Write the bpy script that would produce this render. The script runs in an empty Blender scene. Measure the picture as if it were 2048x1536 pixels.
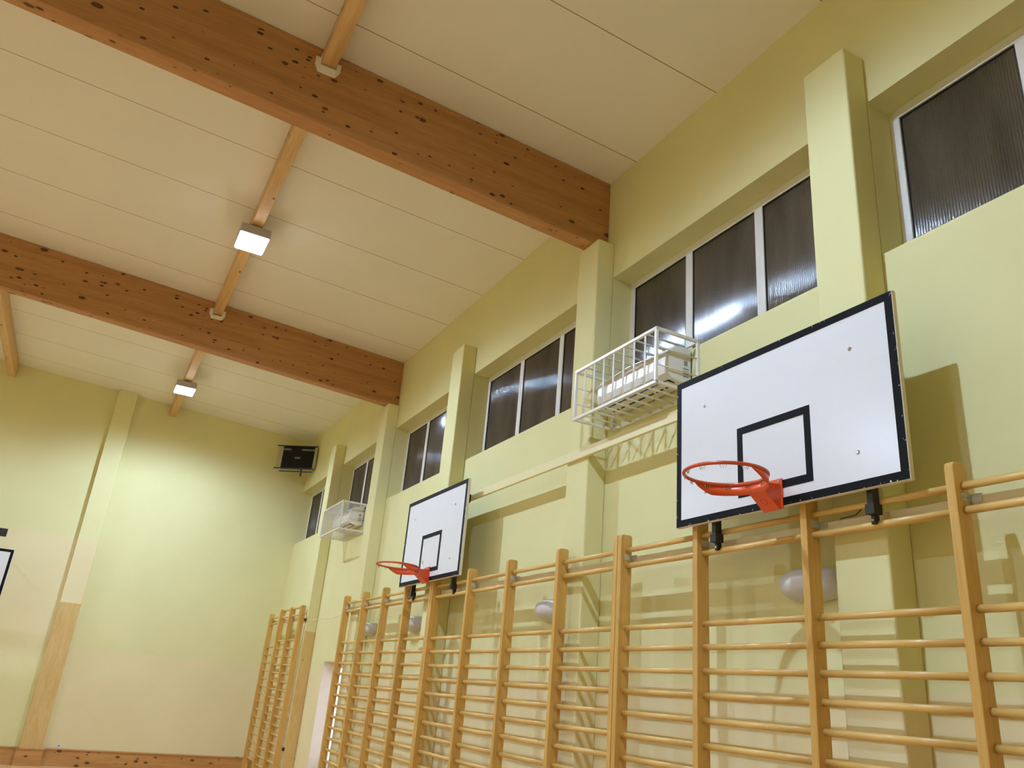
import bpy, bmesh, math, random
from mathutils import Vector, Matrix
random.seed(7)
C = bpy.context.scene.collection
H = 1.815                      # height of the lens above the floor
YF = 17.859                    # far wall
PD, PW = 0.193, 0.351          # pilaster depth and width
PY = [-0.204, 2.796, 5.756, 8.925, 11.852, 14.796]
ZSILL, ZHEAD, ZPT = 2.75 + H, 3.915 + H, 4.30 + H
XR = -6.11                     # ridge of the roof
ZC, SL = 5.09 + H, 0.052
XL, YB = -12.22, -3.2
def ceil_z(x): return ZC + SL * (-x if x > XR else (x - 2 * XR))

# ------------------------------------------------------------------ materials
def lin(r, g, b):
    f = lambda c: c / 12.92 if c <= .04045 else ((c + .055) / 1.055) ** 2.4
    return (f(r / 255), f(g / 255), f(b / 255), 1)
class MT:
    def __init__(s, name):
        s.m = bpy.data.materials.new(name); s.m.use_nodes = True
        s.n = s.m.node_tree.nodes; s.l = s.m.node_tree.links
        s.b = s.n['Principled BSDF']; s.out = s.n['Material Output']
    def node(s, t, **k):
        x = s.n.new(t)
        for a, v in k.items():
            if a in x.inputs: x.inputs[a].default_value = v
            else: setattr(x, a, v)
        return x
    def link(s, a, b): s.l.new(a, b)
    def coord(s, scale=(1, 1, 1), kind='Object', rot=(0, 0, 0)):
        t = s.node('ShaderNodeTexCoord'); m = s.node('ShaderNodeMapping')
        m.inputs['Scale'].default_value = scale; m.inputs['Rotation'].default_value = rot
        s.link(t.outputs[kind], m.inputs['Vector']); return m.outputs['Vector']
    def noise(s, vec, scale, detail=3, rough=.5, dist=0):
        x = s.node('ShaderNodeTexNoise'); x.inputs['Scale'].default_value = scale
        x.inputs['Detail'].default_value = detail; x.inputs['Roughness'].default_value = rough
        x.inputs['Distortion'].default_value = dist
        s.link(vec, x.inputs['Vector']); return x.outputs['Fac']
    def ramp(s, fac, stops):
        x = s.node('ShaderNodeValToRGB'); e = x.color_ramp.elements
        e[0].position, e[0].color = stops[0]; e[1].position, e[1].color = stops[-1]
        for p, c in stops[1:-1]:
            q = e.new(p); q.color = c
        s.link(fac, x.inputs['Fac']); return x.outputs['Color']
    def mix(s, fac, a, b, mode='MIX'):
        x = s.node('ShaderNodeMix', data_type='RGBA', blend_type=mode)
        for sock, v in ((x.inputs[0], fac), (x.inputs[6], a), (x.inputs[7], b)):
            if hasattr(v, 'links'): s.link(v, sock)
            else: sock.default_value = v
        return x.outputs[2]
    def math(s, op, a, b=0.0, clamp=False):
        x = s.node('ShaderNodeMath', operation=op, use_clamp=clamp)
        for sock, v in ((x.inputs[0], a), (x.inputs[1], b)):
            if hasattr(v, 'links'): s.link(v, sock)
            else: sock.default_value = v
        return x.outputs[0]
    def col(s, v):
        if hasattr(v, 'links'): s.link(v, s.b.inputs['Base Color'])
        else: s.b.inputs['Base Color'].default_value = v
    def set(s, rough=.5, metal=0, spec=.5, coat=0):
        s.b.inputs['Roughness'].default_value = rough; s.b.inputs['Metallic'].default_value = metal
        s.b.inputs['Specular IOR Level'].default_value = spec; s.b.inputs['Coat Weight'].default_value = coat
    def bump(s, h, strength=.1, dist=.01):
        x = s.node('ShaderNodeBump'); x.inputs['Strength'].default_value = strength
        x.inputs['Distance'].default_value = dist
        s.link(h, x.inputs['Height']); s.link(x.outputs['Normal'], s.b.inputs['Normal'])

W3 = (1, 1, 1, 1)
UP = (.775, .73, .385, 1); LOW = (.82, .715, .42, 1)
def paint_mat(name, far=False):
    M = MT(name); v = M.coord()
    sep = M.node('ShaderNodeSeparateXYZ'); M.link(v, sep.inputs[0])
    z = sep.outputs['Z']; x = sep.outputs['X']
    f = M.math('LESS_THAN', z, (0.205 if far else .19) + H)
    if far:                                   # left of the pilaster the beige field reaches higher
        left = M.math('LESS_THAN', x, -3.797)
        hi = M.math('LESS_THAN', z, 2.225 + H)
        lo = M.math('MULTIPLY_ADD', z, 1.1); lo.node.inputs[2].default_value = -(H - .5) * 1.1; lo.node.use_clamp = True
        fl = M.math('MULTIPLY', hi, lo)
        f = M.math('ADD', M.math('MULTIPLY', left, fl), M.math('MULTIPLY', M.math('SUBTRACT', 1.0, left), f))
    c = M.mix(f, UP, LOW)
    n = M.noise(v, 1.3, 4); n2 = M.noise(v, 260, 2)
    c = M.mix(.10, c, M.ramp(n, [(.3, (.55, .55, .5, 1)), (.7, W3)]), 'MULTIPLY')
    M.col(c); M.set(.75, spec=.25); M.bump(n2, .12, .002)
    return M.m
def ceiling_mat():
    M = MT('ceiling_panel'); v = M.coord()
    sep = M.node('ShaderNodeSeparateXYZ'); M.link(v, sep.inputs[0])
    y = M.math('ADD', sep.outputs['Y'], -4.25 + 117.0)
    y = M.math('MODULO', y, 1.17); s = M.math('LESS_THAN', y, .010)
    n = M.noise(v, 1.1, 4)
    c = M.mix(.06, (.87, .84, .77, 1), M.ramp(n, [(.3, (.5, .45, .4, 1)), (.7, W3)]), 'MULTIPLY')
    c = M.mix(s, c, (.36, .28, .17, 1)); M.col(c); M.set(.6, spec=.3)
    M.bump(M.noise(v, 150, 2), .08, .002); return M.m
def timber(name, grain=(1, 1, 1), base=((.47, .235, .085, 1), (.60, .33, .135, 1)), knots=(2.2, 9), klev=.055,
           rough=.5, spec=.4, coat=0, lam=False, knotcol=(.05, .018, .008, 1)):
    """grain: the axis multipliers, small along the fibre"""
    M = MT(name); v = M.coord(scale=grain)
    n1 = M.noise(v, 9, 5, .6, .6); n2 = M.noise(v, 60, 3, .6)
    c = M.ramp(n1, [(.32, base[0]), (.68, base[1])])
    c = M.mix(.35, c, M.ramp(n2, [(.3, (.62, .5, .38, 1)), (.65, W3)]), 'MULTIPLY')
    if lam:
        w = M.coord(); sep = M.node('ShaderNodeSeparateXYZ'); M.link(w, sep.inputs[0])
        zz = M.math('MULTIPLY_ADD', sep.outputs['X'], SL); M.link(sep.outputs['Z'], zz.node.inputs[2])
        q = M.math('MULTIPLY', zz, 1 / .04); fl = M.math('FLOOR', q)
        wn = M.node('ShaderNodeTexWhiteNoise', noise_dimensions='1D'); M.link(fl, wn.inputs['W'])
        c = M.mix(.30, c, M.ramp(wn.outputs['Value'], [(0, (.62, .55, .48, 1)), (1, W3)]), 'MULTIPLY')
    if klev:
        k = M.coord(scale=tuple(.5 if g < 1 else 1 for g in grain))
        vo = M.node('ShaderNodeTexVoronoi'); vo.inputs['Scale'].default_value = knots[1]; M.link(k, vo.inputs['Vector'])
        wn = M.node('ShaderNodeSeparateColor'); M.link(vo.outputs['Color'], wn.inputs[0])
        lim = M.math('MULTIPLY', M.math('SUBTRACT', wn.outputs[0], .35), klev * 5)
        kk = M.math('MULTIPLY_ADD', M.math('SUBTRACT', lim, vo.outputs['Distance']), 16); kk.node.use_clamp = True
        kk.node.inputs[2].default_value = 0.0
        c = M.mix(kk, c, knotcol)
        if lam:
            v2 = M.node('ShaderNodeTexVoronoi'); v2.inputs['Scale'].default_value = knots[1] * 1.9; M.link(k, v2.inputs['Vector'])
            w2 = M.node('ShaderNodeSeparateColor'); M.link(v2.outputs['Color'], w2.inputs[0])
            l2 = M.math('MULTIPLY', M.math('SUBTRACT', w2.outputs[0], .55), .75)
            k2 = M.math('MULTIPLY_ADD', M.math('SUBTRACT', l2, v2.outputs['Distance']), 14); k2.node.use_clamp = True; k2.node.inputs[2].default_value = 0.0
            c = M.mix(k2, c, knotcol)
        halo = M.math('MULTIPLY_ADD', M.math('SUBTRACT', M.math('MULTIPLY', lim, 1.8), vo.outputs['Distance']), 3); halo.node.use_clamp = True
        halo.node.inputs[2].default_value = 0.0
        c = M.mix(M.math('MULTIPLY', halo, .30), c, (.22, .09, .03, 1))
    M.col(c); M.set(rough, spec=spec, coat=coat)
    M.b.inputs['Coat Roughness'].default_value = .25
    return M.m
def plain(name, col, rough=.5, metal=0, spec=.5, var=.06, coat=0):
    M = MT(name); v = M.coord()
    M.col(M.mix(var, col, M.ramp(M.noise(v, 14, 3), [(.3, (.4, .4, .4, 1)), (.7, W3)]), 'MULTIPLY'))
    M.set(rough, metal, spec, coat); return M.m
def emis(name, col, st):
    M = MT(name); M.col((.8, .8, .8, 1)); M.b.inputs['Emission Color'].default_value = col
    M.b.inputs['Emission Strength'].default_value = st; M.set(.4); return M.m
def floor_mat():
    M = MT('floor_parquet'); v = M.coord(); br = M.node('ShaderNodeTexBrick')
    br.inputs['Scale'].default_value = 1; br.inputs['Brick Width'].default_value = 1.2; br.inputs['Row Height'].default_value = .09
    br.inputs['Mortar Size'].default_value = .0015
    br.inputs['Color1'].default_value = (.71, .43, .19, 1); br.inputs['Color2'].default_value = (.81, .52, .25, 1)
    br.inputs['Mortar'].default_value = (.12, .06, .03, 1); M.link(v, br.inputs['Vector'])
    g = M.noise(M.coord(scale=(1, 14, 1)), 6, 4)
    M.col(M.mix(.25, br.outputs['Color'], M.ramp(g, [(.3, (.55, .45, .35, 1)), (.7, W3)]), 'MULTIPLY')); M.set(.3, spec=.5); return M.m
def pane_mat():
    M = MT('ribbed_polycarbonate')
    n = M.noise(M.coord(scale=(1, 1, .25)), 3.2, 4); n2 = M.noise(M.coord(), 160, 2)
    c = M.ramp(n, [(.3, (.065, .053, .038, 1)), (.7, (.135, .112, .080, 1))])
    M.col(M.mix(.3, c, M.ramp(n2, [(.35, (.4, .4, .4, 1)), (.65, W3)]), 'MULTIPLY')); M.set(.10, spec=.6)
    return M.m
def border_mat():
    M = MT('worn_black_border'); v = M.coord()
    n = M.noise(M.coord(scale=(1, 1, .5)), 55, 4, .7)
    sep = M.node('ShaderNodeSeparateXYZ'); M.link(v, sep.inputs[0])
    # chips gather at the outer rim of the 1.80 x 1.06 board
    dy = M.math('SUBTRACT', M.math('ABSOLUTE', sep.outputs['Y']), .885)
    dz = M.math('SUBTRACT', M.math('ABSOLUTE', M.math('SUBTRACT', sep.outputs['Z'], .53)), .514)
    e = M.math('MULTIPLY', M.math('MAXIMUM', dy, dz), 8.0)
    e = M.math('MINIMUM', M.math('MAXIMUM', e, -.10), .05)
    k = M.math('GREATER_THAN', M.math('ADD', n, e), .685)
    M.col(M.mix(k, (.008, .008, .010, 1), (.75, .74, .70, 1))); M.set(.55, spec=.1); return M.m

m_wall = paint_mat('wall_paint_two_tone'); m_far = paint_mat('wall_paint_far', True); m_ceil = ceiling_mat(); m_floor = floor_mat()
m_glulam = timber('glulam_timber', grain=(.07, 1, 1), knots=(5.0, 9.5), klev=.085, lam=True, rough=.55,
                  base=((.43, .20, .070, 1), (.56, .285, .11, 1)))
m_purlin = timber('purlin_timber', grain=(1, .07, 1), knots=(4, 9), klev=.06, base=((.60, .365, .15, 1), (.76, .50, .23, 1)))
m_post = timber('varnished_pine_upright', grain=(1, 1, .06), base=((.60, .345, .085, 1), (.76, .475, .135, 1)), knots=(1.7, 6), klev=.03, rough=.42, coat=.15)
m_rung = timber('varnished_beech_rung', grain=(1, .06, 1), base=((.68, .425, .125, 1), (.82, .56, .19, 1)), knots=(2, 8), klev=0, rough=.36, coat=.2)
m_plank = timber('pale_plank', grain=(1, .06, 1), base=((.74, .62, .36, 1), (.80, .69, .43, 1)), knots=(1.5, 7), klev=.05, knotcol=(.35, .22, .1, 1))
m_rail = plain('cream_painted_rail', (.83, .75, .42, 1), .5)
m_base = timber('skirting_timber', grain=(.08, 1, 1), base=((.48, .23, .07, 1), (.62, .33, .11, 1)), knots=(3, 12), klev=.10, rough=.35, coat=.3)
m_ply = timber('plywood_facing', grain=(1, 1, .12), base=((.66, .45, .17, 1), (.75, .54, .225, 1)), knots=(1.5, 7), klev=.03, knotcol=(.3, .17, .06, 1))
m_white = plain('white_window_frame', (.80, .79, .76, 1), .35)
m_seal = plain('dark_window_seal', (.02, .018, .015, 1), .5)
m_cage = plain('white_cage_steel', (.82, .81, .76, 1), .3, spec=.6)
m_acw = plain('white_plastic', (.82, .81, .78, 1), .3, spec=.4, var=.02)
m_acdark = plain('dark_slot', (.015, .015, .015, 1), .5)
m_grey = plain('printed_grey', (.30, .30, .29, 1), .5)
m_board = plain('white_board_face', (.80, .80, .82, 1), .22, spec=.5, var=.02)
m_bedge = plain('cream_board_edge', (.80, .76, .66, 1), .5)
m_border = border_mat()
m_line = plain('black_line', (.008, .008, .010, 1), .55, spec=.1)
m_orange = plain('orange_enamel', (.78, .105, .028, 1), .28, spec=.55)
m_red = plain('rim_enamel', (.62, .085, .03, 1), .25, spec=.6)
m_steel = plain('zinc_steel', (.62, .60, .52, 1), .5, .3)
m_bolt = plain('bolt_steel', (.62, .62, .62, 1), .25, 1)
m_blk = plain('black_steel', (.012, .012, .012, 1), .45)
m_lampbox = plain('grey_lamp_housing', (.52, .51, .56, 1), .4, .3)
def lens_mat():
    # a downlight optic: full output below, fading out towards the horizontal
    M = MT('lamp_element'); M.col((.8, .8, .8, 1)); M.b.inputs['Emission Color'].default_value = (.575, .775, 1.08, 1)
    g = M.node('ShaderNodeNewGeometry'); sp_ = M.node('ShaderNodeSeparateXYZ'); M.link(g.outputs['Incoming'], sp_.inputs[0])
    r = M.node('ShaderNodeMapRange', interpolation_type='SMOOTHSTEP'); M.link(sp_.outputs['Z'], r.inputs[0])
    r.inputs['From Min'].default_value = -.06; r.inputs['From Max'].default_value = -.46
    r.inputs['To Min'].default_value = 0.0; r.inputs['To Max'].default_value = 10600.0
    M.link(r.outputs[0], M.b.inputs['Emission Strength']); return M.m
m_element = lens_mat(); m_lens = emis('lamp_lens', (.93, .95, 1.0, 1), 24)
m_hang = plain('cream_joist_hanger', (.88, .82, .72, 1), .45)
m_sconce = plain('frosted_sconce', (.66, .66, .72, 1), .4)
m_score = plain('scoreboard_face', (.010, .009, .007, 1), .6, spec=.15)
m_scorebody = plain('scoreboard_body', (.38, .35, .2, 1), .5)
m_text = plain('scoreboard_lettering', (.38, .36, .31, 1), .5)
m_door = plain('door_leaf_paint', (.78, .68, .58, 1), .5)
m_lit = emis('lit_door_glass', (.80, .88, 1.0, 1), 1.05)
m_pane = pane_mat()

# ------------------------------------------------------------------ helpers
def box(bm, x0, x1, y0, y1, z0, z1):
    v = [bm.verts.new(p) for p in ((x0, y0, z0), (x1, y0, z0), (x1, y1, z0), (x0, y1, z0), (x0, y0, z1), (x1, y0, z1), (x1, y1, z1), (x0, y1, z1))]
    for f in ((0, 3, 2, 1), (4, 5, 6, 7), (0, 1, 5, 4), (1, 2, 6, 5), (2, 3, 7, 6), (3, 0, 4, 7)): bm.faces.new([v[i] for i in f])
    return v
def prism(bm, pts, axis, a, b):
    """extrude a 2D outline (in the two other axes, cyclic order) from a to b along axis"""
    def P(u, w, t):
        return {'x': (t, u, w), 'y': (u, t, w), 'z': (u, w, t)}[axis]
    A = [bm.verts.new(P(u, w, a)) for u, w in pts]; B = [bm.verts.new(P(u, w, b)) for u, w in pts]
    n = len(pts); bm.faces.new(A); bm.faces.new(B[::-1])
    for i in range(n): bm.faces.new([A[i], B[i], B[(i + 1) % n], A[(i + 1) % n]])
def tube(bm, path, r, n=8, closed=False):
    rings = []; N = len(path); path = [Vector(p) for p in path]; last = None
    for i, p in enumerate(path):
        a = path[(i - 1) % N] if (closed or i > 0) else p; b = path[(i + 1) % N] if (closed or i < N - 1) else p
        t = (b - a).normalized(); up = Vector((0, 0, 1)) if abs(t.z) < .9 else Vector((1, 0, 0))
        s = t.cross(up).normalized()
        if last is not None and not closed:            # carry the frame along so the tube never twists
            q = last - t * last.dot(t)
            if q.length > .05: s = q.normalized()
        last = s; u = s.cross(t)
        rings.append([bm.verts.new(p + s * r * math.cos(2 * math.pi * k / n) + u * r * math.sin(2 * math.pi * k / n)) for k in range(n)])
    for i in range(N if closed else N - 1):
        A, B = rings[i], rings[(i + 1) % N]
        for k in range(n): bm.faces.new([A[k], A[(k + 1) % n], B[(k + 1) % n], B[k]])
    if not closed: bm.faces.new(rings[0][::-1]); bm.faces.new(rings[-1])
def disc(bm, c, axis, r, h, n=14, r2=None):
    r2 = r if r2 is None else r2; c = Vector(c); ax = {'x': 0, 'y': 1, 'z': 2}[axis]
    def ring(rr, t):
        o = []
        for k in range(n):
            u, w = rr * math.cos(2 * math.pi * k / n), rr * math.sin(2 * math.pi * k / n)
            q = [u, w]; q.insert(ax, t); o.append(bm.verts.new(c + Vector(q)))
        return o
    A, B = ring(r, 0), ring(r2, h); bm.faces.new(A); bm.faces.new(B[::-1])
    for k in range(n): bm.faces.new([A[k], B[k], B[(k + 1) % n], A[(k + 1) % n]])
def obj(name, bm, mat, parent=None, bevel=0, smooth=False, seg=2, origin=None):
    bmesh.ops.recalc_face_normals(bm, faces=bm.faces)
    me = bpy.data.meshes.new(name); bm.to_mesh(me); bm.free(); me.materials.append(mat)
    if smooth:
        for p in me.polygons: p.use_smooth = True
    o = bpy.data.objects.new(name, me); C.objects.link(o)
    if parent: o.parent = parent
    if bevel:
        b = o.modifiers.new('bevel', 'BEVEL'); b.width = bevel; b.segments = seg; b.limit_method = 'ANGLE'; b.angle_limit = math.radians(40)
    if smooth and bevel == 0:
        pass
    return o
def BM(): return bmesh.new()
def mbox(name, b, mat, parent=None, bevel=0):
    bm = BM(); box(bm, *b); return obj(name, bm, mat, parent, bevel)
def tag(o, label, cat, group=None, kind=None):
    o['label'] = label; o['category'] = cat
    if group: o['group'] = group
    if kind: o['kind'] = kind
    return o
def thing(name, label, cat, loc=(0, 0, 0), group=None):
    o = bpy.data.objects.new(name, None); C.objects.link(o); o.location = loc; o.empty_display_size = .1
    return tag(o, label, cat, group)
def struct(o): o['kind'] = 'structure'; return o
def dup(root, loc=None, rotz=None, label=None):
    r = root.copy(); C.objects.link(r)
    if loc is not None: r.location = loc
    if rotz is not None: r.rotation_euler = (0, 0, rotz)
    if label: r['label'] = label
    for ch in list(root.children):
        c = ch.copy(); C.objects.link(c); c.parent = r
        for g in list(ch.children):
            q = g.copy(); C.objects.link(q); q.parent = c
    return r

# ------------------------------------------------------------------ the shell
struct(mbox('floor', (XL - .3, .6, YB - .3, YF + .3, -.2, 0), m_floor))
bm = BM()
T = .25
prism(bm, [(.35, ZC - SL * -.35 * -1), (XR, ceil_z(XR)), (XL - .1, ceil_z(XL - .1)), (XL - .1, ceil_z(XL - .1) + T), (XR, ceil_z(XR) + T), (.35, ZC - SL * .35 + T)], 'y', YB - .2, YF + .2)
struct(obj('ceiling', bm, m_ceil))
ZTOP = ZC + .02
bm = BM()                                     # right wall: breast below the windows with a door niche, header above
DY0, DY1, DZ = 12.573, 13.95, .318 + H
def rounded_breast(y0, y1, z0):
    r = .025; pts = [(.36, z0), (0, z0)] + [(r - r * math.cos(a), ZSILL - r + r * math.sin(a)) for a in (0, .4, .8, 1.2, math.pi / 2)] + [(.36, ZSILL + .03)]
    prism(bm, pts, 'y', y0, y1)
rounded_breast(YB, DY0, 0); rounded_breast(DY1, YF, 0); rounded_breast(DY0, DY1, DZ)
box(bm, .26, .36, DY0, DY1, 0, DZ)
box(bm, 0, .36, YB, YF, ZHEAD, ZTOP)
PYS = [-3.2] + PY
for y in PYS: box(bm, 0, .36, y, y + PW, ZSILL - .03, ZHEAD)
wr = struct(obj('wall_right', bm, m_wall))
for y in PYS[:1] + PY:
    bm = BM(); box(bm, -PD, .0, y, y + PW, 0, ZPT)
    obj('pilaster', bm, m_wall, wr, .012)
struct(mbox('wall_far', (XL - .3, .36, YF, YF + .25, 0, ceil_z(XR) + .1), m_far))
bm = BM(); box(bm, -4.165, -3.80, YF - .15, YF, 0, 5.31 + H - .012)
bm2 = obj('pilaster', bm, m_far, bpy.data.objects['wall_far'], .006)
struct(mbox('wall_left', (XL - .3, XL, YB, YF, 0, ZC + .05), m_wall))
struct(mbox('wall_back', (XL - .3, .36, YB - .25, YB, 0, ceil_z(XR) + .1), m_wall))
# skirting on the far wall
bb = BM(); box(bb, XL, 0, YF - .035, YF, 0, .262); box(bb, -4.20, -3.765, YF - .185, YF - .03, 0, .262)
skirt = struct(obj('baseboard_far', bb, m_base))
bm = BM(); box(bm, XL, 0, YF - .05, YF, .262, .292); box(bm, -4.215, -3.75, YF - .2, YF - .03, .262, .292)
obj('cap_moulding', bm, m_base, skirt, .008)
struct(mbox('trim_1', (-4.165, -3.80, YF - .162, YF - .15, .292, .99 + H), m_ply))     # plywood facing of the far pilaster
t5 = struct(mbox('trim_2', (-PD - .004, -.004, PY[5] - .014, PY[5], 0, .803 + H), m_ply))

# ------------------------------------------------------------------ clerestory windows
def window(n, y0, y1):
    w = bpy.data.objects.new('window_%d' % n, None); C.objects.link(w); w.location = (.2, (y0 + y1) / 2, ZSILL); w['kind'] = 'structure'
    L = y1 - y0; h = ZHEAD - ZSILL; x0, x1 = .01, .07; hl = L / 2
    bm = BM(); j = .072
    box(bm, x0, x1, -hl, hl, h - .075, h); box(bm, x0, x1, -hl, hl, 0, .075)
    box(bm, x0, x1, -hl, -hl + j, .075, h - .075); box(bm, x0, x1, hl - j, hl, .075, h - .075)
    mw = .088; pw = (L - 2 * j - 2 * mw) / 3; ys = []
    y = -hl + j
    for k in range(3):
        ys.append((y, y + pw)); y += pw
        if k < 2: box(bm, x0, x1, y, y + mw, .075, h - .075); y += mw
    fr = obj('window_frame', bm, m_white, w, .006)
    for a, b in ys:
        bm = BM(); box(bm, x0 + .01, x0 + .014, a, b, .075, .083); 
        for s in ((a, a + .007, .075, h - .075), (b - .007, b, .075, h - .075), (a, b, h - .083, h - .075)): box(bm, x0 + .008, x0 + .02, *s)
        obj('seal', bm, m_seal, fr)
        bm = BM(); N = int(round((b - a) / .019)); per = (b - a - .002) / N; pts = []
        for q in range(N * 8 + 1):
            pts.append((x0 + .020 - .0034 * math.cos(2 * math.pi * q / 8) , a + .001 + per * q / 8))
        F_ = [[bm.verts.new((x, y, z)) for x, y in pts] for z in (.02, h - .07)]
        B_ = [[bm.verts.new((x0 + .030, y, z)) for y in (a + .001, b - .001)] for z in (.02, h - .07)]
        for q in range(len(pts) - 1): bm.faces.new([F_[0][q], F_[0][q + 1], F_[1][q + 1], F_[1][q]])
        dupv = lambda vs_: [bm.verts.new(q.co) for q in vs_]       # rims keep their own vertices so the ribs shade true
        for fv in ([B_[0][0], B_[0][1], B_[1][1], B_[1][0]], [F_[0][0], F_[1][0], B_[1][0], B_[0][0]], [F_[0][-1], B_[0][1], B_[1][1], F_[1][-1]],
                   F_[0] + B_[0][::-1], F_[1][::-1] + B_[1]): bm.faces.new(dupv(fv))
        bmesh.ops.delete(bm, geom=[v for v in B_[0] + B_[1]], context='VERTS')
        pn = obj('pane', bm, m_pane, w)
        for f_ in pn.data.polygons: f_.use_smooth = f_.index < len(pts) - 1
spans = [(PY[i] + PW, PY[i + 1]) for i in range(5)] + [(PY[5] + PW, YF), (-2.849, PY[0])]
for i, (a, b) in enumerate(spans): window(i + 1, a, b)

# ------------------------------------------------------------------ roof timbers
def glulam(y, label):
    bm = BM(); z0 = 4.30 + H; x0 = -.002
    prism(bm, [(x0, z0), (XR, z0 + .058 * -XR), (XL + .01, z0), (XL + .01, ceil_z(XL + .01) - .004), (XR, ceil_z(XR) - .004), (x0, ceil_z(x0) - .004)], 'y', 0, .178)
    o = obj('roof_beam', bm, m_glulam, None, .006); o.location = (0, y, 0)
    return tag(o, label, 'beam', 'glued timber roof beams')
glulam(5.874, 'large knotty glued timber roof beam crossing overhead, nearer of the two')
glulam(11.931, 'knotty glued timber roof beam, farther of the two, beyond the bright near lamp')
def purlin(xa, xb, z0, y0, y1, name, label, group=None):
    bm = BM(); prism(bm, [(xa, z0), (xb, z0), (xb, ceil_z(xb) - .004), (xa, ceil_z(xa) - .004)], 'y', y0, y1)
    o = obj(name, bm, m_purlin, None, .004); return tag(o, label, 'purlin', group)
G = 'slim timber purlins along the hall'
purlin(-3.118, -2.988, 5.05 + H, .2, 5.872, 'purlin', 'slim timber purlin ending in a cream hanger on the near beam, top of picture', G)
purlin(-3.118, -2.988, 5.04 + H, 6.054, 11.929, 'purlin', 'slim timber purlin between the two roof beams, carrying the nearer lamp', G)
purlin(-3.118, -2.988, 5.0 + H, 12.111, YF - .001, 'purlin', 'slim timber purlin from the farther roof beam to the end wall, carrying the farther lamp', G)
purlin(-6.175, -6.045, 5.12 + H, 12.111, YF - .001, 'ridge_purlin', 'deep timber ridge piece at the left edge running to the end wall')
for y, lab in ((5.870, 'cream U-shaped joist hanger on the face of the nearer roof beam'), (11.927, 'cream U-shaped joist hanger on the face of the farther roof beam')):
    bm = BM(); zb = (5.035 if y < 9 else 5.02) + H
    prism(bm, [(-.115, .03), (-.115, .115), (-.070, .115), (-.070, 0), (.070, 0), (.070, .115), (.115, .115), (.115, .03), (.078, -.045), (-.078, -.045)], 'y', -.003, .003)
    box(bm, -.072, .072, -.055, .0, -.006, 0); box(bm, -.072, -.068, -.055, 0, 0, .12); box(bm, .068, .072, -.055, 0, 0, .12)
    o = obj('joist_hanger', bm, m_hang); o.location = (-3.053, y, zb); tag(o, lab, 'joist hanger', 'joist hangers on the beams')

# ------------------------------------------------------------------ floodlights
def lamp(loc, label):
    t = thing('ceiling_lamp', label, 'ceiling lamp', loc, 'square floodlights under the purlins')
    bm = BM(); box(bm, -.178, .178, -.22, .22, .035, .155); hs = obj('lamp_housing', bm, m_lampbox, t, .01)
    bm = BM(); box(bm, -.10, .10, -.05, .05, .155, .175); box(bm, -.065, .065, -.20, .20, .155, .163); obj('bracket', bm, m_blk, t)
    bm = BM()
    v0 = box(bm, -.172, .172, -.215, .215, .006, .034); 
    for v in v0[:4]: v.co.x *= .93; v.co.y *= .93
    ln = obj('lamp_lens', bm, m_lens, t, .008)
    bm = BM(); disc(bm, (0, 0, .0055), 'z', .041, -.004, 20); obj('lamp_element', bm, m_element, ln)
    return t
LZ = 4.872 + H
L1 = lamp((-3.053, 9.12, LZ), 'bright square floodlight under the purlin between the two roof beams')
L2 = dup(L1, (-3.06, 15.42, 4.83 + H), label='smaller looking bright floodlight beyond the farther roof beam near the end wall')
for x, y, lab in ((-3.053, 3.0, 'square floodlight above the camera on the near purlin, out of the picture'),
               (-9.167, 3.05, 'square floodlight on the far side of the ridge, beside the camera'), (-9.167, 9.12, 'square floodlight across the ridge, middle of its row'),
               (-9.167, 15.42, 'square floodlight across the ridge, nearest the end wall')):
    dup(L1, (x, y, LZ), label=lab)

# ------------------------------------------------------------------ wall bars
RX = -.272
def stile(bm, y, ztop, x0=-PD - .135, x1=-PD - .034, w=.048, z0=0):
    r = .03; pts = [(x1, z0), (x0, z0), (x0, ztop - r)]
    pts += [(x0 + r - r * math.cos(a), ztop - r + r * math.sin(a)) for a in (.4, .8, 1.2, math.pi / 2)]
    pts += [(x1 - .015, ztop), (x1, ztop - .012)]
    prism(bm, pts, 'y', y, y + w)
def rung(bm, y0, y1, z):
    n = 10; A = []; B = []
    for k in range(n):
        a = 2 * math.pi * k / n; dx, dz = .0165 * math.cos(a), .0195 * math.sin(a)
        A.append(bm.verts.new((RX + dx, y0, z + dz))); B.append(bm.verts.new((RX + dx, y1, z + dz)))
    bm.faces.new(A); bm.faces.new(B[::-1])
    for k in range(n): bm.faces.new([A[k], B[k], B[(k + 1) % n], A[(k + 1) % n]])
def bars(name, label, ys, ztops, rungs, brk=True):
    t = thing('wall_bars', label, 'wall bars', (-.26, ys[0], 0), 'wooden climbing wall bars along the window wall')
    W = .048
    for i, y in enumerate(ys):
        bm = BM(); stile(bm, y, ztops[i])
        for v in bm.verts: v.co -= t.location
        obj('upright', bm, m_post, t, .004)
    for i in range(len(ys) - 1):
        for z in rungs[i]:
            bm = BM(); rung(bm, ys[i] + W - .004, ys[i + 1] + .004, z)
            for v in bm.verts: v.co -= t.location
            obj('rung', bm, m_rung, t, 0, True)
    if brk:
        for i, y in enumerate(ys):
            if i not in brk: continue
            bm = BM(); z = 1.065 + H
            box(bm, -PD - .100, -PD - .031, y - .003, y, z - .02, z + .02); box(bm, -PD - .034, -PD - .031, y - .06, y, z - .02, z + .02)
            for xx in (-PD - .085, -PD - .05): disc(bm, (xx, y - .003, z), 'y', .006, -.003, 8)
            for v in bm.verts: v.co -= t.location
            obj('angle_bracket', bm, m_steel, t)
    return t
ZT = 1.237 + H
def rz(d=0, top=(1.118, 1.0)): return [H + q + d for q in top] + [H + d + .548 - .1445 * k for k in range(15)]
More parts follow.
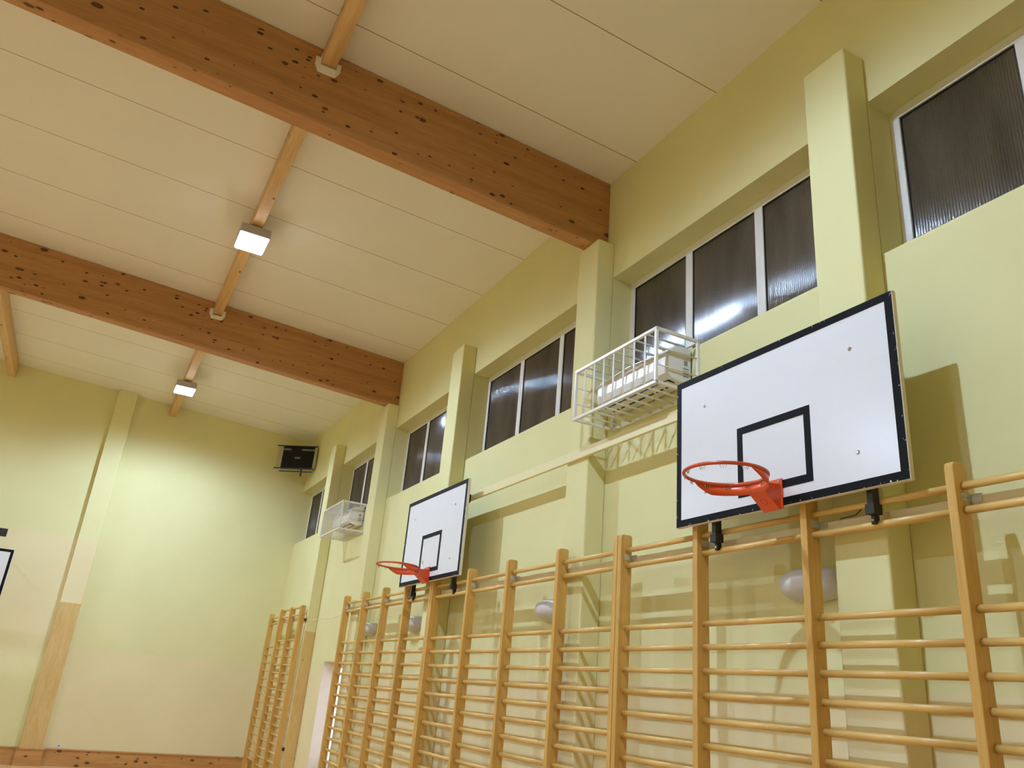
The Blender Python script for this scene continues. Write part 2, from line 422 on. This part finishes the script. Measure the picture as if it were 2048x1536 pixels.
bars('a', 'near wall bars unit under the large backboard, running out of the picture at the right',
     [1.42, 2.30, 3.21, 4.145, 5.012], [ZT] * 5, [rz()] * 4, brk=(1, 2, 3, 4))
bars('b', 'middle wall bars unit between the two backboards, left of the doubled upright',
     [5.068, 5.93, 6.86, 7.74, 8.694], [ZT] * 5, [rz()] * 4, brk=(2, 3))
bars('c', 'far wall bars unit under the smaller backboard, beside the lit door',
     [8.75, 9.58, 10.42, 11.27, 12.16], [ZT] * 5, [rz(.01)] * 4, brk=(0, 1, 2, 3, 4))
top2 = (1.235, 1.11)
bars('d', 'separate narrow wall bars unit in the far corner, in front of the end wall',
     [14.87, 15.63, 16.42], [ZT + .01] * 3, [[H + 1.22, H + 1.09] + [H + .655 - .1445 * k for k in range(16)]] * 2, brk=())
bars('e', 'single bay of wall bars standing lowest and deepest in the far corner',
     [16.47, 17.36], [ZT - .03] * 2, [rz(-.0)] * 1, brk=())

# ------------------------------------------------------------------ rails behind
def rail(name, x0, x1, y0, y1, z0, z1, label, mat=None):
    bm = BM(); box(bm, x0, x1, y0, y1, z0 + H, z1 + H); return tag(obj(name, bm, mat or m_plank, None, .003), label, 'rail')
rail('mounting_rail', -PD - .03, -PD, 2.76, 9.3, 2.045, 2.132, 'long cream plank across the pilasters joining the two backboards at mid height', m_rail)
rail('mounting_plank', -PD - .031, -PD, .15, 12.2, 1.0, 1.075, 'pale plank behind the top rungs of the long wall bars')
rail('mounting_plank', -PD - .031, -PD, 14.80, 17.6, 1.0, 1.075, 'short pale plank behind the top of the corner wall bars')
bm = BM(); tube(bm, [(-PD - .01, 12.2, 1.03 + H), (-.12, 12.8, 1.02 + H), (-.06, 13.6, .995 + H), (-PD - .01, 14.80, .99 + H)], .005, 6)
tag(obj('cable', bm, m_plank), 'thin cable strung between the long wall bars and the corner ones', 'cable')
for z, lab in ((1.0, 'upper small black block on the corner pilaster beside the wall bars'), (-1.115, 'lower small black block on the corner pilaster beside the wall bars')):
    tag(mbox('rubber_block', (-PD - .035, -PD, 14.80, 14.86, z + H - .025, z + H + .025), m_blk, None, .003), lab, 'block', 'black blocks on the corner pilaster')

# ------------------------------------------------------------------ backboards
def ring_band(bm, cx, cz, r, a0, a1, hfun, th=.005, n=40):
    vs = []
    for i in range(n + 1):
        a = a0 + (a1 - a0) * i / n; hh = hfun(a)
        q = []
        for rr in (r - th, r):
            for z in (cz, cz - hh): q.append(bm.verts.new((cx + rr * math.cos(a), rr * math.sin(a), z)))
        vs.append(q)
    for i in range(n):
        A, B = vs[i], vs[i + 1]
        for p, q in ((0, 1), (1, 3), (3, 2), (2, 0)): bm.faces.new([A[p], A[q], B[q], B[p]])
    bm.faces.new([vs[0][i] for i in (0, 1, 3, 2)]); bm.faces.new([vs[-1][i] for i in (0, 2, 3, 1)])
def backboard(label, group=None):
    """local frame: origin on the wall side, board centred on y, bottom edge at z = 0, playing face at x = 0 looking to -x"""
    t = thing('backboard', label, 'backboard', (0, 0, 0), group)
    w, h, th = .902, 1.06, .030
    bd = mbox('board', (0, th, -w, w, 0, h), m_bedge, t, .003)
    def frame_mesh(y0, y1, z0, z1, b, x, mat, nm, th=.0025):
        bm = BM(); box(bm, x - th, x, y0, y1, z0, z0 + b); box(bm, x - th, x, y0, y1, z1 - b, z1)
        box(bm, x - th, x, y0, y0 + b, z0 + b, z1 - b); box(bm, x - th, x, y1 - b, y1, z0 + b, z1 - b)
        return obj(nm, bm, mat, t)
    mbox('white_face', (-.002, 0, -w + .004, w - .004, .004, h - .004), m_board, t)
    frame_mesh(-w + .004, w - .004, .004, h - .004, .046, -.002, m_border, 'border')
    frame_mesh(-.298, .298, .108, .565, .047, -.002, m_line, 'target_square')
    for y in (-.606, .606):
        for z in (.205, .812):
            bm = BM(); disc(bm, (-.002, y, z), 'x', .013, -.006, 12, .007); obj('bolt', bm, m_bolt, t, 0, False)
    return t
def hoop(label, group):
    """local frame: origin on the playing face of the board under the ring, z = 0 at the ring plane"""
    t = thing('basketball_hoop', label, 'hoop', (0, 0, 0), group)
    cx = -.374 ; R = .234
    bm = BM(); tube(bm, [(cx + R * math.cos(2 * math.pi * k / 64), R * math.sin(2 * math.pi * k / 64), 0) for k in range(64)], .0105, 10, True)
    rg = obj('ring', bm, m_red, t, 0, True)
    A0 = math.radians(97)
    def hf(a): return .004 + .060 * min(1, max(0, (A0 - abs(a)) / math.radians(28))) ** .8
    bm = BM(); ring_band(bm, cx, -.004, R + .004, -A0, A0, hf); obj('skirt', bm, m_orange, t, 0, True)
    bm = BM()
    box(bm, -.009, 0, -.072, .072, -.145, .035)
    o = obj('mounting_plate', bm, m_orange, t, .002)
    for y in (-.05, .05):
        for z in (-.13, .02):
            b2 = BM(); disc(b2, (-.009, y, z), 'x', .008, -.005, 8); obj('bolt', b2, m_bolt, o)
    bm = BM()                                   # wedge: flat top, sloping face down to the plate
    a, b = -.137, -.009
    P = [(a, -.012), (b, .0), (b, -.15), (b - .012, -.15), (a, -.062)]
    for y in (-.062, .058): prism(bm, P, 'y', y, y + .004)
    box(bm, a, b, -.062, .062, -.012, -.006)
    prism(bm, [(a, -.012), (a, -.062), (b - .012, -.155), (b - .012, -.149), (a + .004, -.06), (a + .004, -.012)], 'y', -.062, .062)
    br = obj('bracket', bm, m_orange, t)
    bm = BM(); ctr = Vector(((a + b - .012) / 2, 0, -.1085)); d = Vector((b - .012 - a, 0, -.093)).normalized(); nrm = Vector((d.z, 0, -d.x)); 
    for k in range(8):
        an = 2 * math.pi * k / 8 + .3
        c = ctr + d * .020 * math.cos(an) + Vector((0, 1, 0)) * .020 * math.sin(an)
        vs = [bm.verts.new(c + nrm * s + d * .0032 * math.cos(q) + Vector((0, 1, 0)) * .0032 * math.sin(q)) for s in (.0015, -.0015) for q in (0, 1.57, 3.14, 4.71)]
        bm.faces.new(vs[:4]); bm.faces.new(vs[4:][::-1])
        for i in range(4): bm.faces.new([vs[i], vs[(i + 1) % 4], vs[4 + (i + 1) % 4], vs[4 + i]])
    obj('punched_emblem', bm, m_acdark, br)
    for k in range(12):                         # wire hooks for the net
        a = 2 * math.pi * (k + .5) / 12; bm = BM(); pts = []
        for da, dz in ((-.085, -.006), (-.05, -.030), (-.025, -.012), (0, -.031), (.025, -.012), (.05, -.030), (.085, -.006)):
            pts.append((cx + (R - .004) * math.cos(a + da), (R - .004) * math.sin(a + da), dz))
        tube(bm, pts, .0018, 5); obj('net_hook', bm, m_bolt, t)
    return t
def steel_frame(label, group):
    """black uprights that carry a board in front of the two planks; z = 0 at the board's lower edge"""
    t = thing('backboard_mount', label, 'mounting frame', (0, 0, 0), group)
    x0, x1 = .033, .098
    for y in (-.62, .58):
        bm = BM(); box(bm, x0 + .01, x0 + .06, y - .019, y + .019, -.07, .99)
        u = obj('upright', bm, m_blk, t, .002)
        bm = BM(); box(bm, x0 + .006, x0 + .072, y - .024, y + .032, -.122, -.068); box(bm, x0 + .045, x0 + .080, y + .004, y + .030, -.168, -.122)
        obj('lower_clamp', bm, m_blk, u, .002)
        bm = BM(); disc(bm, (x0 + .045, y + .017, -.148), 'x', .007, -.005, 10); obj('bolt', bm, m_bolt, u)
        bm = BM(); box(bm, x0 + .05, x0 + .126, y - .03, y + .03, .85, .945); obj('upper_clamp', bm, m_blk, u, .002)
    bm = BM(); box(bm, x0, x0 + .03, -.62, .58, .12, .16); box(bm, x0, x0 + .03, -.62, .58, .80, .84); obj('cross_bar', bm, m_blk, t)
    return t
BX, BZ = -.383, 1.167 + H
b1 = backboard('large white backboard at the right, nearest the camera', 'white basketball backboards with black borders')
b1.location = (BX, 3.388, BZ)
b2 = dup(b1, (BX, 8.777, BZ), label='smaller looking white backboard in the middle of the picture, above the far wall bars')
bm = BM(); disc(bm, (-.002, 0, .24), 'x', .022, -.008, 12, .010); 
hk = obj('bolt', bm, m_bolt, b2); hk.location = (0, .19, .0)
h1 = hoop('red orange hoop with skirt on the large right-hand backboard, no net', 'orange hoops without nets'); h1.location = (BX - .0047, 3.388, 1.297 + H)
h2 = dup(h1, (BX - .0047, 8.777, 1.297 + H), label='red orange hoop on the smaller middle backboard, no net')
s1 = steel_frame('black steel mounting frame behind the large right-hand backboard', 'black backboard mounts'); s1.location = (BX, 3.388, BZ)
s2 = dup(s1, (BX, 8.777, BZ), label='black steel mounting frame behind the smaller middle backboard')
# loose wire behind the near board
bm = BM(); tube(bm, [(-PD - .05, 2.80, 1.10 + H), (-PD - .045, 2.87, 1.13 + H), (-PD - .04, 2.95, 1.085 + H), (-PD - .035, 3.06, 1.08 + H)], .003, 6)
tag(obj('wire', bm, m_blk), 'short loose dark wire beside the black clamp under the large backboard', 'wire')
# end wall board, only its upper right corner is in the picture
b3 = dup(b1, None, label='white backboard on the end wall, cut off by the left edge of the picture')
b3.location = (-5.98, YF - 1.0, .665 + H); b3.rotation_euler = (0, 0, math.radians(90))
t = thing('backboard_mount', 'black arm frame holding the backboard on the end wall at the left edge', 'mounting frame', (-5.98, YF - .97, .665 + H), 'black backboard mounts')
for sx in (-.7, .7):
    bm = BM()
    tube(bm, [(sx, .024, .95), (sx * .55, .95, 1.35)], .018, 8); tube(bm, [(sx, .024, .15), (sx * .55, .95, .40)], .018, 8); tube(bm, [(sx, 0.024, .1), (sx, 0.024, 1.0)], .018, 8)
    obj('arm', bm, m_blk, t, 0, True)
    bm = BM(); box(bm, sx * .55 - .03, sx * .55 + .03, .93, .969, .2, 1.5); obj('wall_plate', bm, m_blk, t)
bm = BM(); box(bm, -.90, .70, .015, .055, 1.27, 1.41); obj('top_bracket', bm, m_blk, t, .004)

# ------------------------------------------------------------------ caged air conditioners
def ac(label):
    t = thing('air_conditioner', label, 'air conditioner', (0, 0, 0), 'white wall air conditioners')
    L = .98; prof = [(0, .0), (-.10, -.012), (-.19, .002), (-.232, .04), (-.245, .10), (-.240, .18), (-.215, .245), (-.17, .285), (-.11, .298), (0, .298)]
    bm = BM(); prism(bm, prof, 'y', 0, L); body = obj('body', bm, m_acw, t, .006)
    pf = [(-.194, .006), (-.2365, .043), (-.2495, .10), (-.2445, .182), (-.219, .25), (-.213, .246), (-.238, .18), (-.243, .10), (-.23, .042), (-.19, .004)]
    bm = BM(); prism(bm, pf, 'y', .012, L - .012); obj('front_panel', bm, m_acw, t, 0)
    bm = BM(); nseg = 16; sag = lambda s: .07 * (1 - math.cos(math.pi * (2 * s - 1))) / 2
    for i in range(nseg):                     # arched lip of the top
        s0, s1 = i / nseg, (i + 1) / nseg
        z0 = .25 - sag(s0) * .55; z1 = .25 - sag(s1) * .55
        vs = [bm.verts.new(p) for p in ((-.2505, s0 * L, z0), (-.2505, s1 * L, z1), (-.2505, s1 * L, z1 - .006), (-.2505, s0 * L, z0 - .006),
                                        (-.20, s0 * L, z0), (-.20, s1 * L, z1), (-.20, s1 * L, z1 - .006), (-.20, s0 * L, z0 - .006))]
        for f in ((0, 1, 2, 3), (7, 6, 5, 4), (0, 4, 5, 1), (3, 2, 6, 7)): bm.faces.new([vs[k] for k in f])
    obj('arched_lip', bm, m_acw, t)
    bm = BM(); box(bm, -.196, -.186, .05, L - .06, -.004, .004); box(bm, -.19, -.13, .043, .053, -.012, .002); lo = obj('outlet_slot', bm, m_acdark, t)
    for k in range(7):
        bm = BM(); y = .09 + k * .122; box(bm, -.120, -.108, y, y + .085, -.016, -.004); obj('louvre_slot', bm, m_acdark, lo)
    bm = BM()                                   # small print on the near end
    for k in range(4): box(bm, -.085, -.03, -.0015, 0, .04 + k * .022, .052 + k * .022)
    box(bm, -.075, -.04, -.0015, 0, .14, .18); obj('rating_label', bm, m_grey, t)
    mbox('wall_gap', (-.006, 0, -.002, L + .002, .0, .27), m_acdark, t)
    return t
def cage(label, L=1.15, D=.42, Hh=.45, nb=7, br=.0095):
    t = thing('air_conditioner_cage', label, 'cage', (0, 0, 0), 'white bar cages round the air conditioners')
    r = .0125
    bm = BM()
    for x in (-D, -r):
        for z in (0, Hh): box(bm, x - r, x + r, -r, L + r, z - r, z + r)
        for y in (0, L): box(bm, x - r, x + r, y - r, y + r, 0, Hh)
    for y in (0, L):
        for z in (0, Hh): box(bm, -D, -r, y - r, y + r, z - r, z + r)
    obj('frame', bm, m_cage, t, .003)
    for k in range(1, nb + 1):
        y = L * k / (nb + 1)
        bm = BM(); tube(bm, [(-.004, y, Hh), (-D, y, Hh), (-D, y, 0), (-.004, y, 0)], br, 6); obj('bar', bm, m_cage, t, 0, True)
    for y in (0, L):
        for z in (Hh / 3, 2 * Hh / 3):
            bm = BM(); tube(bm, [(-.004, y, z), (-D, y, z)], .0065, 6); obj('end_bar', bm, m_cage, t, 0, True)
    return t
a1 = ac('white wall air conditioner inside the larger cage beside the large backboard'); a1.location = (-.006, 4.585, 2.425 + H)
a2 = dup(a1, (-.006, 12.93, 2.47 + H), label='white wall air conditioner inside the smaller far cage near the corner')
c1 = cage('white bar cage on the wall above the big backboard, beside the window'); c1.location = (0, 4.50, 2.31 + H)
c2 = cage('smaller looking white bar cage on the wall near the far corner', nb=12, br=.006); c2.location = (0, 12.78, 2.34 + H)

# ------------------------------------------------------------------ half-bowl wall lamps, unlit
def sconce(y, label, L=.52, z=.67 + H):
    t = thing('wall_sconce', label, 'wall lamp', (0, y, z), 'unlit half-bowl wall lamps behind the wall bars')
    bm = BM(); n, m = 18, 12; hh = .19; dd = .16
    rows = []
    for j in range(m + 1):
        tt = j / m; s = max(0, 1 - (abs(tt - .35) / (.65 if tt > .35 else .46)) ** 2.4) ** .5; z_ = hh - hh * tt
        rows.append([bm.verts.new((-dd * max(s, .12) * math.sin(math.pi * i / n), L / 2 * max(s, .12) * -math.cos(math.pi * i / n), z_)) for i in range(n + 1)])
    for j in range(m):
        for i in range(n): bm.faces.new([rows[j][i], rows[j][i + 1], rows[j + 1][i + 1], rows[j + 1][i]])
    bm.faces.new(rows[0][::-1]); bm.faces.new(rows[m])
    for j in range(m): pass
    bm.faces.new([r[0] for r in rows] + [r[n] for r in rows[::-1]])
    obj('glass_bowl', bm, m_sconce, t, 0, True)
    mbox('back_plate', (-.012, -.001, -.09, .09, .02, hh - .01), m_acw, t)
    return t
sconce(3.455, 'unlit half-bowl wall lamp behind the bars under the large backboard')
sconce(6.48, 'unlit half-bowl wall lamp behind the middle wall bars')
sconce(9.88, 'unlit half-bowl wall lamp behind the bars just under the smaller backboard')
sconce(11.63, 'unlit half-bowl wall lamp farthest along the wall, behind the far wall bars', .43, .655 + H)

# ------------------------------------------------------------------ lit door in its niche
dr = bpy.data.objects.new('door_1', None); C.objects.link(dr); dr.location = (.2, 13.2, 0); dr['kind'] = 'structure'
def dbox(name, b, mat, parent, bev=0):
    bm = BM(); box(bm, b[0] - .2, b[1] - .2, b[2] - 13.2, b[3] - 13.2, b[4], b[5]); return obj(name, bm, mat, parent, bev)
dbox('reveal_lining', (.0, .25, DY1 - .012, DY1 - .001, 0, DZ - .012), m_door, dr)
dbox('head_lining', (.0, .25, DY0, DY1 - .001, DZ - .012, DZ - .001), m_ply, dr)
dfm = dbox('door_frame', (.205, .255, DY1 - .032, DY1 - .012, 0, DZ - .012), m_acw, dr, .004)
bm = BM()
for a, b, c, d in ((DY0 + .01, DY0 + .1, 0, DZ - .012), (DY0 + .1, DY1 - .032, DZ - .09, DZ - .012), (DY0 + .1, DY1 - .032, 0, .62), (13.86, 13.875, .62, DZ - .09), (13.36, 13.46, .62, DZ - .09)):
    box(bm, 0.01, .05, a - 13.2, b - 13.2, c, d)
obj('door_leaf', bm, m_acw, dr, .004)
for a, b in ((DY0 + .1, 13.36), (13.46, DY1 - .03)): dbox('lit_glass', (.232, .242, a, b, .62, DZ - .09), m_lit, dr)

# ------------------------------------------------------------------ scoreboard in the corner
sb = thing('scoreboard', 'dark electronic scoreboard with pale lettering high in the far corner', 'scoreboard', (-.39, 17.275, 4.27 + H))
ang = math.atan2(-.45, .61); sb.rotation_euler = (0, 0, ang)     # local x along the face, -y towards the room
def sbox(name, b, mat, bev=0, par=sb): 
    bm = BM(); box(bm, *b); return obj(name, bm, mat, par, bev)
sbox('case', (-.385, .385, 0, .10, .0, .50), m_scorebody, .003)
sbox('display_face', (-.355, .372, -.006, 0, .0, .50), m_score)
for b in ((-.50, .44, -.03, -.008, .495, .515), (-.50, .44, -.03, -.008, -.015, .005), (-.40, .37, .05, .075, -.06, -.04)): sbox('guard_bar', b, m_blk)
sbox('stay', (.10, .118, .04, .09, -.15, 0), m_blk)
sbox('side_plate', (-.48, -.385, .005, .012, .01, .49), m_scorebody); sbox('side_plate', (.385, .43, .005, .012, .01, .49), m_scorebody)
bm = BM(); tube(bm, [(0, .10, .25), (.0, .22, .25)], .02, 8); box(bm, -.08, .08, .10, .12, .15, .35); obj('wall_arm', bm, m_blk, sb)
def text(s, x, z, size):
    c = bpy.data.curves.new('lettering_outline', 'FONT'); c.body = s; c.size = size; c.align_x = 'CENTER'; c.align_y = 'CENTER'; c.extrude = .001; c.offset = .0012
    tmp = bpy.data.objects.new('outline', c); me = bpy.data.meshes.new_from_object(tmp); bpy.data.objects.remove(tmp)
    me.materials.clear(); me.materials.append(m_text); o = bpy.data.objects.new('lettering', me); C.objects.link(o); o.parent = sb
    o.location = (x, -.0075, z); o.rotation_euler = (math.radians(90), 0, 0); return o
text('GOŚCIE', -.26, .425, .048); text('GOSPODARZE', .225, .425, .048); text('CZAS', .0, .24, .052)

# socket on the end wall
so = thing('wall_socket', 'small white wall socket low on the end wall beside the plywood-faced pilaster', 'socket', (-3.54, YF, .335))
mbox('plate', (-.035, .035, -.008, -.001, -.035, .035), m_acw, so, .003)
bm = BM(); disc(bm, (0, -.008, 0), 'y', .018, -.002, 12); obj('socket_inset', bm, m_grey, so)

# ------------------------------------------------------------------ camera, world, view
f, yaw, pitch, roll, cx = 1590.4347, .4594105, .3750961, .0885139, -3.8537184
cy_, sy_, cp, sp = math.cos(yaw), math.sin(yaw), math.cos(pitch), math.sin(pitch)
F = Vector((sy_ * cp, cy_ * cp, sp)); Rt = Vector((cy_, -sy_, 0)); U = Rt.cross(F)
c, s = math.cos(roll), math.sin(roll); r_, u_ = Rt * c + U * s, U * c - Rt * s
cam = bpy.data.cameras.new('camera'); co = bpy.data.objects.new('camera', cam); C.objects.link(co)
m = Matrix(((r_.x, u_.x, -F.x, cx), (r_.y, u_.y, -F.y, 0), (r_.z, u_.z, -F.z, H), (0, 0, 0, 1)))
co.matrix_world = m; cam.sensor_width = 36; cam.lens = f * 36 / 2048; cam.clip_start = .05; cam.clip_end = 200
bpy.context.scene.camera = co
w = bpy.data.worlds.new('night'); w.use_nodes = True; bpy.context.scene.world = w
w.node_tree.nodes['Background'].inputs['Color'].default_value = (.02, .025, .04, 1); w.node_tree.nodes['Background'].inputs['Strength'].default_value = .1
vs = bpy.context.scene.view_settings
vs.view_transform = 'Standard'; vs.look = 'None'; vs.gamma = 1; vs.use_curve_mapping = False; vs.exposure = 0.0
bpy.context.scene.cycles.max_bounces = 8; bpy.context.scene.cycles.diffuse_bounces = 6
bpy.context.scene.cycles.adaptive_threshold = .02
bpy.context.scene.cycles.sample_clamp_indirect = 4
